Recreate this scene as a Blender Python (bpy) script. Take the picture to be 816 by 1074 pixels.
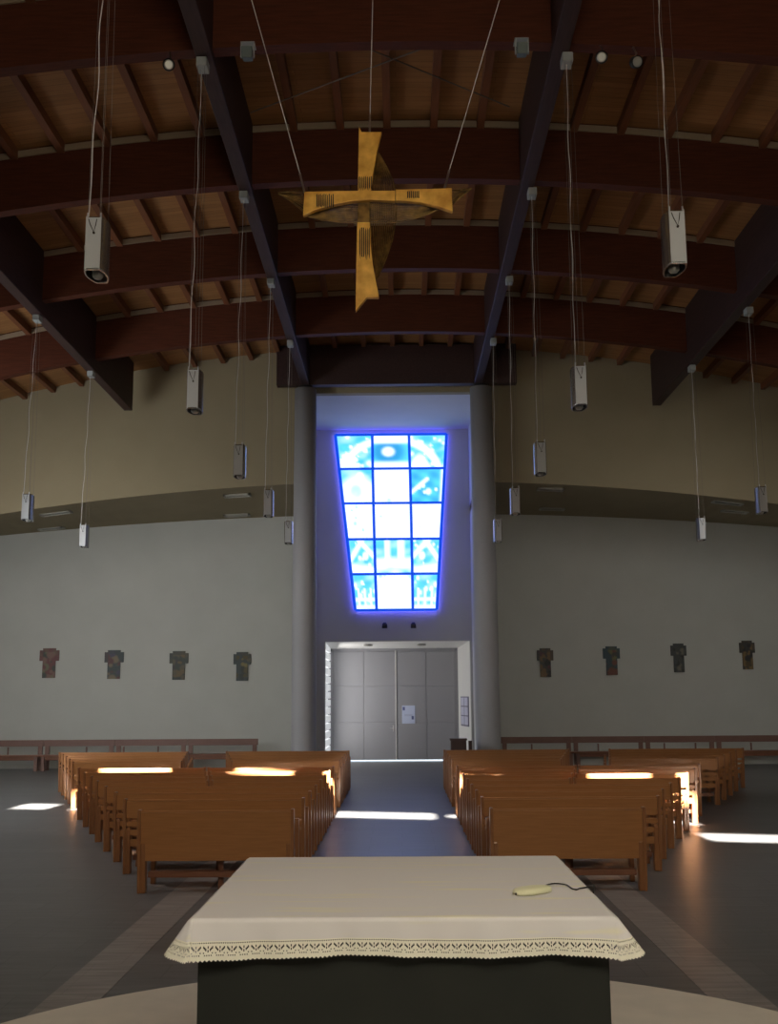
import bpy, bmesh, math, random
from mathutils import Vector, Matrix
random.seed(7)
S = bpy.context.scene
for o in list(bpy.data.objects): bpy.data.objects.remove(o)
COL = S.collection
# ------------------------------------------------------------------ camera
F = 1150.0; W_, H_ = 816.0, 1074.0
CAMZ = 2.05
roll = math.radians(.4)
dY = Vector((12.5, -193.0, -F)).normalized()
hx = Vector((math.cos(roll), math.sin(roll), 0)); hx = (hx - dY * hx.dot(dY)).normalized()
hz = hx.cross(dY)
ROT = Matrix((hx, dY, hz))
cam = bpy.data.cameras.new('camera'); cam.sensor_fit = 'HORIZONTAL'; cam.sensor_width = 36.0
cam.lens = F / W_ * 36.0; cam.clip_end = 200
co = bpy.data.objects.new('camera', cam); COL.objects.link(co)
co.matrix_world = Matrix.Translation((0, 0, CAMZ)) @ ROT.to_4x4()
S.camera = co
CP = Vector((0, 0, CAMZ))
def ray(px, py): return ROT @ Vector((px - 408.0, 537.0 - py, -F))
def at(px, py, Y):
    v = ray(px, py); return CP + v * (Y / v.y)
def atz(px, py, z):
    v = ray(px, py); return CP + v * ((z - CAMZ) / v.z)
# ------------------------------------------------------------------ world, sun, area lights, exposure
wd = bpy.data.worlds.new('sky'); S.world = wd; wd.use_nodes = True
bg = wd.node_tree.nodes['Background']; bg.inputs[0].default_value = (.75, .87, 1, 1); bg.inputs[1].default_value = 2.5
S.view_settings.view_transform = 'Standard'; S.view_settings.look = 'None'
S.view_settings.gamma = 1; S.view_settings.use_curve_mapping = False
S.view_settings.exposure = 0.0
sun = bpy.data.lights.new('sun', 'SUN'); sun.energy = 140; sun.angle = math.radians(.53); sun.color = (1, .95, .87)
so = bpy.data.objects.new('sun', sun); COL.objects.link(so)
so.rotation_euler = Vector((0, 1, -.475)).to_track_quat('-Z', 'Y').to_euler(); so.location = (0, -20, 20)
def area(name, loc, target, sx, sy, e, col=(1, 1, 1), spread=180):
    l = bpy.data.lights.new(name, 'AREA'); l.shape = 'RECTANGLE'; l.size = sx; l.size_y = sy; l.energy = e; l.color = col
    l.spread = math.radians(spread)
    o = bpy.data.objects.new(name, l); COL.objects.link(o); o.location = loc
    o.rotation_euler = (Vector(target) - Vector(loc)).to_track_quat('-Z', 'Y').to_euler(); return o
area('overhead_fill_left', (-5.6, 11, 9.2), (-5.2, 13.5, 0), 3, 3, 68, (1, .95, .90), 95)  # unseen overhead fill added for pews and floor; the roof has no opening here
area('overhead_fill_right', (5.4, 11, 9.2), (5, 13.5, 0), 3, 3, 50, (1, .95, .90), 95)  # matching overhead fill on the right, added out of view
area('aisle_fill_left', (-9.6, 21, 8.4), (-8, 31, 2), 3, 3, 46, (1, .96, .9), 84)  # unseen fill added to brighten the far left wall
area('aisle_fill_right', (9.4, 21, 8.4), (7, 31, 2), 3, 3, 46, (1, .96, .9), 84)  # same added fill for the far right wall
area('side_fill_left', (-12.9, 21, 4.2), (0, 31, 3), 9, 4, 880, (.95, .99, 1))  # fill added to brighten the far wall from the left; no window built there
area('sanctuary_fill', (1.0, -.7, 5.6), (.6, 12, 6.0), 4.6, 3, 375, (1, .90, .70), 180)  # unseen warm fill added behind the camera for cloth, cross and pews
area('porch_window_light', (-2.0, 34.5, 1.9), (2, 34.9, 1.8), 1.4, 3.2, 40, (1, .97, .93))

# ------------------------------------------------------------------ helpers
class MB:
    def __init__(s): s.v = []; s.f = []
    def add(s, vs, fs):
        n = len(s.v); s.v += [tuple(v) for v in vs]; s.f += [tuple(i + n for i in f) for f in fs]; return s
    def box(s, x0, x1, y0, y1, z0, z1):
        vs = [(x, y, z) for z in (z0, z1) for y in (y0, y1) for x in (x0, x1)]
        return s.add(vs, [(0, 2, 3, 1), (4, 5, 7, 6), (0, 1, 5, 4), (2, 6, 7, 3), (0, 4, 6, 2), (1, 3, 7, 5)])
    def hexa(s, p):                                   # 8 points, bottom 4 ccw then top 4 ccw
        return s.add(p, [(3, 2, 1, 0), (4, 5, 6, 7), (0, 1, 5, 4), (1, 2, 6, 5), (2, 3, 7, 6), (3, 0, 4, 7)])
    def prism(s, poly, d):                            # planar polygon of 3D points extruded by vector d
        n = len(poly); d = Vector(d); a = [Vector(p) for p in poly]
        vs = a + [p + d for p in a]
        fs = [tuple(range(n))[::-1], tuple(range(n, 2 * n))] + [(i, (i + 1) % n, n + (i + 1) % n, n + i) for i in range(n)]
        return s.add(vs, fs)
    def tube(s, pts, r, n=6):
        pts = [Vector(p) for p in pts]; rings = []
        for i, p in enumerate(pts):
            t = (pts[min(i + 1, len(pts) - 1)] - pts[max(i - 1, 0)]).normalized()
            u = t.cross(Vector((0, 1, .13))); 
            if u.length < .05: u = t.cross(Vector((1, 0, 0)))
            u.normalize(); w = t.cross(u)
            rr = r[i] if isinstance(r, (list, tuple)) else r
            rings.append([p + u * math.cos(2 * math.pi * k / n) * rr + w * math.sin(2 * math.pi * k / n) * rr for k in range(n)])
        vs = [q for g in rings for q in g]; fs = []
        for i in range(len(pts) - 1):
            for k in range(n): fs.append((i * n + k, i * n + (k + 1) % n, (i + 1) * n + (k + 1) % n, (i + 1) * n + k))
        fs.append(tuple(range(n))[::-1]); fs.append(tuple((len(pts) - 1) * n + k for k in range(n)))
        return s.add(vs, fs)
    def lathe(s, prof, c, n=32, axis='z'):
        c = Vector(c); vs = []
        for (r, h) in prof:
            for k in range(n):
                a = 2 * math.pi * k / n
                q = Vector((r * math.cos(a), r * math.sin(a), h)) if axis == 'z' else Vector((r * math.cos(a), h, r * math.sin(a)))
                vs.append(c + q)
        fs = [(i * n + k, i * n + (k + 1) % n, (i + 1) * n + (k + 1) % n, (i + 1) * n + k) for i in range(len(prof) - 1) for k in range(n)]
        fs.append(tuple(range(n))[::-1]); fs.append(tuple((len(prof) - 1) * n + k for k in range(n)))
        return s.add(vs, fs)
    def build(s, name, m, parent=None, smooth=False, bevel=0, cols=None):
        base = Vector((0, 0, 0)); p = parent
        while p is not None: base += p.location; p = p.parent
        me = bpy.data.meshes.new(name); me.from_pydata([Vector(v) - base for v in s.v], [], s.f)
        bm = bmesh.new(); bm.from_mesh(me); bmesh.ops.recalc_face_normals(bm, faces=bm.faces); bm.to_mesh(me); bm.free()
        if cols:
            at_ = me.color_attributes.new('paint', 'FLOAT_COLOR', 'POINT')
            for i, c in enumerate(cols): at_.data[i].color = (c[0], c[1], c[2], 1)
        me.materials.append(m)
        if smooth:
            for f in me.polygons: f.use_smooth = True
        o = bpy.data.objects.new(name, me); COL.objects.link(o); o.parent = parent
        if bevel:
            b = o.modifiers.new('bevel', 'BEVEL'); b.width = bevel; b.segments = 2; b.limit_method = 'ANGLE'
        return o
def tag(o, label, cat, group=None):
    o['label'] = label; o['category'] = cat
    if group: o['group'] = group
    return o
def thing(name, label, cat, loc=(0, 0, 0), group=None):
    o = bpy.data.objects.new(name, None); COL.objects.link(o); o.location = loc; o.empty_display_size = .1
    return tag(o, label, cat, group)
def struct(o): o['kind'] = 'structure'; return o
def copy_tree(o, parent=None):
    c = o.copy(); COL.objects.link(c); c.parent = parent
    for ch in list(o.children): copy_tree(ch, c)
    return c
# ------------------------------------------------------------------ materials
def mat(name, col, rough=.6, metal=0, spec=.5, emit=None, es=0):
    m = bpy.data.materials.new(name); m.use_nodes = True; b = m.node_tree.nodes['Principled BSDF']
    b.inputs['Base Color'].default_value = (*col, 1); b.inputs['Roughness'].default_value = rough
    b.inputs['Metallic'].default_value = metal; b.inputs['Specular IOR Level'].default_value = spec
    if emit: b.inputs['Emission Color'].default_value = (*emit, 1); b.inputs['Emission Strength'].default_value = es
    return m
def noisy(name, c1, c2, scale=(1, 1, 1), freq=4, detail=5, rough=.6, metal=0, bump=0, spec=.5, lo=.3, hi=.7):
    m = mat(name, c1, rough, metal, spec); n = m.node_tree.nodes; l = m.node_tree.links; b = n['Principled BSDF']
    tc = n.new('ShaderNodeTexCoord'); mp = n.new('ShaderNodeMapping'); mp.inputs['Scale'].default_value = scale
    nz = n.new('ShaderNodeTexNoise'); nz.inputs['Scale'].default_value = freq; nz.inputs['Detail'].default_value = detail
    r = n.new('ShaderNodeValToRGB'); r.color_ramp.elements[0].color = (*c1, 1); r.color_ramp.elements[1].color = (*c2, 1)
    r.color_ramp.elements[0].position = lo; r.color_ramp.elements[1].position = hi
    l.new(tc.outputs['Object'], mp.inputs[0]); l.new(mp.outputs[0], nz.inputs[0]); l.new(nz.outputs[0], r.inputs[0]); l.new(r.outputs[0], b.inputs['Base Color'])
    if bump:
        bp = n.new('ShaderNodeBump'); bp.inputs['Strength'].default_value = bump; bp.inputs['Distance'].default_value = .02
        l.new(nz.outputs[0], bp.inputs['Height']); l.new(bp.outputs[0], b.inputs['Normal'])
    return m
def painted(name, rough=.5, emit=0):
    m = mat(name, (1, 1, 1), rough); n = m.node_tree.nodes; l = m.node_tree.links; b = n['Principled BSDF']
    a = n.new('ShaderNodeVertexColor'); a.layer_name = 'paint'
    if emit:
        b.inputs['Base Color'].default_value = (.02, .05, .1, 1)
        l.new(a.outputs[0], b.inputs['Emission Color']); b.inputs['Emission Strength'].default_value = emit
    else: l.new(a.outputs[0], b.inputs['Base Color'])
    return m
M = {}
M['oak'] = noisy('honey_oak', (.37, .155, .05), (.44, .19, .065), (1.2, 22, 22), 3, 6, .38)
M['oak_end'] = noisy('honey_oak_end', (.28, .115, .045), (.35, .15, .058), (22, 22, 1.5), 3, 5, .32)
M['oak_dark'] = noisy('brown_oak', (.19, .07, .035), (.25, .10, .05), (1.2, 20, 20), 3, 5, .45)
M['bench'] = noisy('bench_wood', (.17, .085, .065), (.21, .11, .085), (1.2, 20, 20), 3, 5, .5)
M['beam'] = noisy('dark_larch', (.062, .0145, .006), (.10, .025, .010), (.8, 14, 14), 3, 6, .7, spec=.25)
M['girder'] = noisy('girder_larch', (.034, .017, .016), (.054, .027, .025), (12, .8, 12), 3, 6, .55, spec=.3)
M['rafter'] = noisy('rafter_pine', (.16, .055, .022), (.21, .075, .03), (14, .8, 14), 3, 5, .6)
M['batten'] = mat('pale_batten', (.29, .22, .15), .7)
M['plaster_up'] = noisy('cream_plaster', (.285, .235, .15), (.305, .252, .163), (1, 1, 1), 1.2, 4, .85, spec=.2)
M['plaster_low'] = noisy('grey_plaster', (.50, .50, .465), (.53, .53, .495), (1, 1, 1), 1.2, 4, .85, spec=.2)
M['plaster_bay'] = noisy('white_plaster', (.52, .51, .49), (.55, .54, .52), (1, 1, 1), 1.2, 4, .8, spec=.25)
M['column'] = noisy('column_paint', (.36, .355, .37), (.385, .38, .395), (1, 1, .2), 2, 4, .6)
M['white'] = mat('white_paint', (.84, .83, .80), .5)
M['door'] = mat('door_paint', (.32, .32, .345), .5)
M['seam'] = mat('door_seam', (.25, .25, .26), .7)
M['steel'] = mat('brushed_steel', (.6, .6, .62), .3, 1)
M['alu'] = mat('lamp_aluminium', (.46, .46, .455), .24, .88)
M['alu_dark'] = mat('lamp_inside', (.12, .12, .12), .5)
M['bulb'] = mat('lamp_reflector', (.38, .37, .34), .4, .3)
M['cable'] = mat('steel_cable', (.20, .17, .15), .5, .5)
M['cord'] = mat('white_cord', (.62, .6, .58), .5)
M['lampgrey'] = mat('lamp_grey_paint', (.46, .465, .475), .5, 0, .35)
M['flood'] = mat('flood_grey_green', (.12, .15, .14), .5)
M['canopy'] = mat('grey_canopy', (.33, .35, .35), .6)
M['gold'] = noisy('gold_leaf', (.58, .26, .03), (1.0, .58, .11), (1, 1, 1), 6, 7, .4, .2, .25)
M['gold_dark'] = noisy('dark_gold_wire', (.07, .04, .012), (.30, .17, .045), (1, 1, 1), 12, 5, .45, .7, .3)
M['etch'] = mat('etched_black', (.03, .017, .008), .6, .3)
M['black'] = mat('black_plastic', (.015, .015, .016), .45)
M['altar'] = noisy('dark_altar_stone', (.008, .010, .008), (.013, .015, .012), (1, 1, 1), 6, 4, .6)
M['disc'] = noisy('pale_step_stone', (.68, .63, .56), (.76, .70, .62), (1, 1, 1), 5, 5, .5)
M['mic'] = mat('ivory_plastic', (.72, .71, .48), .45)
M['bars'] = mat('bloom_blue_bars', (.01, .05, .35), .5, emit=(.0, .07, .75), es=.9)  # bars emit blue to imitate bloom from the bright panes
M['glass'] = painted('stained_glass', .3, 1.0)
M['halo_rim'] = mat('blue_halo_rim', (.05, .1, .6), .4, emit=(.12, .12, 1.0), es=7)  # glowing rim added to throw a blue halo on the wall around the window
M['picture'] = painted('oil_painting', .55)
M['paper'] = painted('printed_paper', .7)
M['sheet'] = mat('paper_sheet', (.58, .58, .72), .8)
M['boardframe'] = mat('notice_frame', (.18, .17, .26), .6)
M['ribglass'] = mat('ribbed_lit_glass', (.8, .8, .8), .3, emit=(.93, .97, 1), es=.42)
M['vent'] = mat('vent_frame', (.36, .34, .29), .6)
M['ventdark'] = mat('vent_dark', (.08, .08, .075), .8)
M['brown'] = noisy('dark_walnut', (.045, .018, .014), (.065, .028, .02), (14, 14, 1), 3, 4, .5)
M['ground'] = mat('outside_paving', (.8, .8, .8), .8)
# floor: slate tiles with fine streaks
def floor_mat(name, c1, c2, mort, bw, bh):
    m = mat(name, c1, .34, 0, .36); n = m.node_tree.nodes; l = m.node_tree.links; b = n['Principled BSDF']
    tc = n.new('ShaderNodeTexCoord'); br = n.new('ShaderNodeTexBrick')
    br.inputs['Scale'].default_value = 1; br.inputs['Brick Width'].default_value = bw; br.inputs['Row Height'].default_value = bh
    br.inputs['Mortar Size'].default_value = .006; br.inputs['Color1'].default_value = (*c1, 1); br.inputs['Color2'].default_value = (*c2, 1); br.inputs['Mortar'].default_value = (*mort, 1)
    br.offset = .5; br.inputs['Bias'].default_value = 0
    mp = n.new('ShaderNodeMapping'); mp.inputs['Scale'].default_value = (.6, 5, 1)
    nz = n.new('ShaderNodeTexNoise'); nz.inputs['Scale'].default_value = 3; nz.inputs['Detail'].default_value = 7
    r = n.new('ShaderNodeMapRange'); r.inputs['From Min'].default_value = .3; r.inputs['From Max'].default_value = .7; r.inputs['To Min'].default_value = .66; r.inputs['To Max'].default_value = 1.35
    mx = n.new('ShaderNodeMix'); mx.data_type = 'RGBA'; mx.blend_type = 'MULTIPLY'; mx.inputs['Factor'].default_value = 1
    l.new(tc.outputs['Object'], br.inputs[0]); l.new(tc.outputs['Object'], mp.inputs[0]); l.new(mp.outputs[0], nz.inputs[0]); l.new(nz.outputs[0], r.inputs[0])
    l.new(br.outputs[0], mx.inputs[6]); l.new(r.outputs[0], mx.inputs[7]); l.new(mx.outputs[2], b.inputs['Base Color'])
    r2 = n.new('ShaderNodeMapRange'); r2.inputs['To Min'].default_value = .29; r2.inputs['To Max'].default_value = .50
    l.new(nz.outputs[0], r2.inputs[0]); l.new(r2.outputs[0], b.inputs['Roughness'])
    return m
M['floor'] = floor_mat('slate_floor', (.118, .117, .119), (.137, .134, .136), (.10, .099, .10), .9, .45)
M['band'] = floor_mat('pinkish_band', (.255, .23, .217), (.242, .217, .205), (.218, .196, .184), .4, .9)
def plank_mat():
    m = mat('pine_planks', (.3, .15, .06), .6); n = m.node_tree.nodes; l = m.node_tree.links; b = n['Principled BSDF']
    tc = n.new('ShaderNodeTexCoord'); br = n.new('ShaderNodeTexBrick'); br.inputs['Scale'].default_value = 1
    br.inputs['Brick Width'].default_value = 3.1; br.inputs['Row Height'].default_value = .14; br.inputs['Mortar Size'].default_value = .004
    br.inputs['Color1'].default_value = (.29, .135, .046, 1); br.inputs['Color2'].default_value = (.36, .175, .064, 1); br.inputs['Mortar'].default_value = (.18, .08, .03, 1)
    mp = n.new('ShaderNodeMapping'); mp.inputs['Scale'].default_value = (1, 9, 1)
    nz = n.new('ShaderNodeTexNoise'); nz.inputs['Scale'].default_value = 2.5; nz.inputs['Detail'].default_value = 6
    r = n.new('ShaderNodeMapRange'); r.inputs['To Min'].default_value = .7; r.inputs['To Max'].default_value = 1.3
    mx = n.new('ShaderNodeMix'); mx.data_type = 'RGBA'; mx.blend_type = 'MULTIPLY'; mx.inputs['Factor'].default_value = 1
    l.new(tc.outputs['Object'], br.inputs[0]); l.new(tc.outputs['Object'], mp.inputs[0]); l.new(mp.outputs[0], nz.inputs[0]); l.new(nz.outputs[0], r.inputs[0])
    l.new(br.outputs[0], mx.inputs[6]); l.new(r.outputs[0], mx.inputs[7]); l.new(mx.outputs[2], b.inputs['Base Color']); return m
M['plank'] = plank_mat()
def cloth_mat():
    m = mat('linen_cloth', (.72, .69, .66), .85, 0, .2); n = m.node_tree.nodes; l = m.node_tree.links; b = n['Principled BSDF']
    tc = n.new('ShaderNodeTexCoord'); mp = n.new('ShaderNodeMapping'); mp.inputs['Scale'].default_value = (.8, 9, 9)
    nz = n.new('ShaderNodeTexNoise'); nz.inputs['Scale'].default_value = 2.2; nz.inputs['Detail'].default_value = 2
    r = n.new('ShaderNodeValToRGB'); r.color_ramp.elements[0].position = .56; r.color_ramp.elements[1].position = .7
    r.color_ramp.elements[0].color = (.70, .675, .68, 1); r.color_ramp.elements[1].color = (.76, .72, .56, 1)
    l.new(tc.outputs['Object'], mp.inputs[0]); l.new(mp.outputs[0], nz.inputs[0]); l.new(nz.outputs[0], r.inputs[0]); l.new(r.outputs[0], b.inputs['Base Color'])
    return m
M['cloth'] = cloth_mat()
M['lace'] = mat('lace_linen', (.80, .77, .66), .85, 0, .2)

# ------------------------------------------------------------------ setting
XL, XR = -13.2, 12.8
def arch(x): return 10.48 - .0118 * x * x            # underside of the cross beams
CEIL = 1.05
YU, YP, YD = 29.0, 33.2, 35.7                        # upper wall, portal wall, door
GX = (-7.2, -2.5, 2.15, 6.85)
def soff(x, y):
    t = (y - YU) / (YP - YU)
    return (7.76 - .0070 * x * x) * (1 - t) + (7.56 - .0038 * x * x) * t
struct(MB().box(XL, XR, -12, YD + .3, -.3, 0).build('floor', M['floor']))
struct(MB().box(-30, 30, YD + .3, 60, -.3, -.02).build('trim_1', M['ground']))
for i, sx in enumerate((-1, 1)):
    struct(MB().box(sx * 2.28 - .19, sx * 2.28 + .19, 2, 31.5, -.01, .004).build('trim_%d' % (2 + i), M['band']))
# ceiling, arched planking with rafters
b = MB(); n = 48; xs = [XL + (XR - XL) * i / n for i in range(n + 1)]
for i in range(n):
    x0, x1 = xs[i], xs[i + 1]; z0, z1 = arch(x0) + CEIL, arch(x1) + CEIL
    a0, a1 = -1.26 - .26 * x0, -1.26 - .26 * x1
    b.hexa([(x0, a0, z0), (x1, a1, z1), (x1, YU + .3, z1), (x0, YU + .3, z0), (x0, a0, z0 + .2), (x1, a1, z1 + .2), (x1, YU + .3, z1 + .2), (x0, YU + .3, z0 + .2)])
ceil = struct(b.build('ceiling', M['plank']))
rx = -12.55
while rx < 12.6:
    if min(abs(rx - g) for g in GX) > .22:
        z = arch(rx) + CEIL
        MB().box(rx - .06, rx + .06, 8, YU, z - .16, z + .02).build('rafter', M['rafter'], ceil)
    rx += .775
# upper wall with arched lower edge (left and right of the bay), header over the bay
def upper(x0, x1, name):
    b = MB(); k = 24
    for i in range(k):
        a, c = x0 + (x1 - x0) * i / k, x0 + (x1 - x0) * (i + 1) / k
        b.hexa([(a, YU, soff(a, YU)), (c, YU, soff(c, YU)), (c, YU + .25, soff(c, YU)), (a, YU + .25, soff(a, YU)),
                (a, YU, arch(a) + CEIL + .1), (c, YU, arch(c) + CEIL + .1), (c, YU + .25, arch(c) + CEIL + .1), (a, YU + .25, arch(a) + CEIL + .1)])
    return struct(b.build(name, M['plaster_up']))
BX0, BX1 = -2.55, 2.16
upper(XL, BX0, 'wall_left_gallery'); upper(BX1, XR, 'wall_right_gallery')
struct(MB().box(BX0, BX1, YU, YU + .25, 10.22, arch(0) + CEIL + .1).build('wall_bay_header', M['plaster_up']))
# soffits under the gallery
def soffit(x0, x1, name):
    b = MB(); k = 24
    for i in range(k):
        a, c = x0 + (x1 - x0) * i / k, x0 + (x1 - x0) * (i + 1) / k
        y0, y1 = YU + .25, YP
        p = [(a, y0, soff(a, YU)), (c, y0, soff(c, YU)), (c, y1, soff(c, YP)), (a, y1, soff(a, YP))]
        b.hexa(p + [(q[0], q[1], q[2] + .25) for q in p])
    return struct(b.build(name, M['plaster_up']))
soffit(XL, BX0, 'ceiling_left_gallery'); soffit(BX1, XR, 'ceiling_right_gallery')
struct(MB().box(BX0 - .1, BX1 + .1, YU + .25, YP + .2, 10.22, 10.45).build('ceiling_bay', M['plaster_bay']))
# bay cheek walls behind the columns
struct(MB().box(BX0 - .1, BX0, YU + .25, YP, 0, 10.22).build('wall_bay_left', M['plaster_bay']))
struct(MB().box(BX1, BX1 + .1, YU + .25, YP, 0, 10.22).build('wall_bay_right', M['plaster_bay']))
# far lower walls
struct(MB().box(XL, BX0 - .1, YP, YP + .25, 0, 7.9).build('wall_far_left', M['plaster_low']))
struct(MB().box(BX1 + .1, XR, YP, YP + .25, 0, 7.9).build('wall_far_right', M['plaster_low']))
# portal wall with door opening and the trapezoid window let into it
PX0, PX1, PZ = -2.27, 2.09, 3.68
WT = [(-1.96, 10.03), (1.48, 10.03), (1.10, 4.61), (-1.35, 4.61)]   # window corners
b = MB()
b.box(BX0 - .1, PX0, YP, YP + .25, 0, PZ); b.box(PX1, BX1 + .1, YP, YP + .25, 0, PZ); b.box(BX0 - .1, BX1 + .1, YP, YP + .25, PZ, 10.45)
struct(b.build('wall_portal', M['plaster_bay']))
struct(MB().box(PX0 - .09, PX0, YP - .05, YP + .02, 0, PZ + .09).box(PX1, PX1 + .07, YP - .05, YP + .02, 0, PZ + .09).box(PX0, PX1, YP - .05, YP + .02, PZ, PZ + .09).build('trim_4', M['plaster_bay']))
DX0, DX1, DZ = -2.25, 1.82, 3.56
b = MB()
b.hexa([(PX1, YP + .25, 0), (PX1 + .2, YP + .25, 0), (PX1 + .2, YD + .2, 0), (DX1, YD + .2, 0), (PX1, YP + .25, 3.9), (PX1 + .2, YP + .25, 3.9), (PX1 + .2, YD + .2, 3.9), (DX1, YD + .2, 3.9)])
struct(b.build('wall_porch_right', M['white']))
struct(MB().box(DX0 - .4, DX0 - .2, YP + .25, YD + .2, 0, 3.9).build('wall_porch_left', M['white']))
struct(MB().hexa([(PX0 - .2, YP + .25, PZ), (PX1 + .2, YP + .25, PZ), (PX1 + .2, YD + .2, DZ), (PX0 - .2, YD + .2, DZ), (PX0 - .2, YP + .25, 3.95), (PX1 + .2, YP + .25, 3.95), (PX1 + .2, YD + .2, 3.95), (PX0 - .2, YD + .2, 3.95)]).build('ceiling_porch', M['white']))
# ribbed lit side window of the porch
w2 = struct(MB().box(DX0 - .2, DX0 - .1, YP + .25, YD - .02, 0, PZ).build('window_2', M['white']))
b = MB(); k = 0
z = .05
while z < 3.5:
    b.lathe([(.02, 0), (.09, .05), (.11, .12), (.09, .19), (.02, .24)], (DX0 - .085, YP + .55, z), 12)
    b.box(DX0 - .1, DX0 - .01, YP + .3, YD - .05, z + .02, z + .22); z += .24
b.build('pane', M['ribglass'], w2)
# side and rear walls; the rear wall carries the slits the sun comes through
struct(MB().box(XL - .3, XL, -9, YD, -.3, 12).build('wall_left', M['plaster_low']))
struct(MB().box(XR, XR + .3, -9, YD, -.3, 12).build('wall_right', M['plaster_low']))
def yr(x): return -1.2 - .26 * x
slits = [(-7.4, -6.7, 10.02, .46), (-6.2, -5.65, 9.98, .34), (-5.12, -4.0, 9.98, .44), (-2.8, -1.8, 9.98, .44), (-1.2, .55, 9.92, .44), (.8, 1.5, 9.96, .2), (2.9, 3.75, 9.98, .44), (4.25, 4.72, 9.98, .5), (4.4, 6.2, 8.98, .4)]
def hole(x, z):
    for a, c, zc, h in slits:
        if a < x < c and abs(z - zc) < h / 2: return True
    return False
xb = sorted(set([XL, XR] + [v for s_ in slits for v in s_[:2]])); zb = sorted(set([0, 8.6, 12] + [round(s_[2] + q * s_[3] / 2, 4) for s_ in slits for q in (-1, 1)]))
b = MB()
for i in range(len(xb) - 1):
    for j in range(len(zb) - 1):
        if not hole((xb[i] + xb[i + 1]) / 2, (zb[j] + zb[j + 1]) / 2):
            a, c, z0, z1 = xb[i], xb[i + 1], zb[j], zb[j + 1]
            b.hexa([(a, yr(a) - .06, z0), (c, yr(c) - .06, z0), (c, yr(c), z0), (a, yr(a), z0), (a, yr(a) - .06, z1), (c, yr(c) - .06, z1), (c, yr(c), z1), (a, yr(a), z1)])
struct(b.build('wall_rear', M['plaster_low']))

# ------------------------------------------------------------------ stained glass window
win = struct(MB().prism([(x, YP - .12, z) for x, z in WT], (0, .12, 0)).build('window_1', M['halo_rim']))
def wpt(u, v, y):
    tl, tr, br_, bl = WT
    x0 = tl[0] + (bl[0] - tl[0]) * v; x1 = tr[0] + (br_[0] - tr[0]) * v
    z = 10.03 + (4.61 - 10.03) * v
    return (x0 + (x1 - x0) * u, y, z)
US = lambda v: (0, .332 - .07 * v, .662 + .045 * v, 1)
VS = (0, .198, .397, .602, .799, 1)
WH = (1.2, 1.4, 2.7); CY = (.13, .86, 1.5); BL = (.04, .42, .85)
def mixc(a, c, t): t = max(0, min(1, t)); return tuple(a[i] + (c[i] - a[i]) * t for i in range(3))
rnd = random.Random(3); DOTS = {}
for r in range(5):
    for c in range(3): DOTS[(r, c)] = [(rnd.random(), rnd.random(), .025 + .045 * rnd.random()) for _ in range(18)]
def sstep(a, b_, x): t = max(0, min(1, (x - a) / (b_ - a))); return t * t * (3 - 2 * t)
def seg(u, v, a, b_):
    ax, ay = a; bx, by = b_; t = max(0, min(1, ((u - ax) * (bx - ax) + (v - ay) * (by - ay)) / ((bx - ax) ** 2 + (by - ay) ** 2)))
    return math.hypot(u - ax - t * (bx - ax), v - ay - t * (by - ay))
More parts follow.
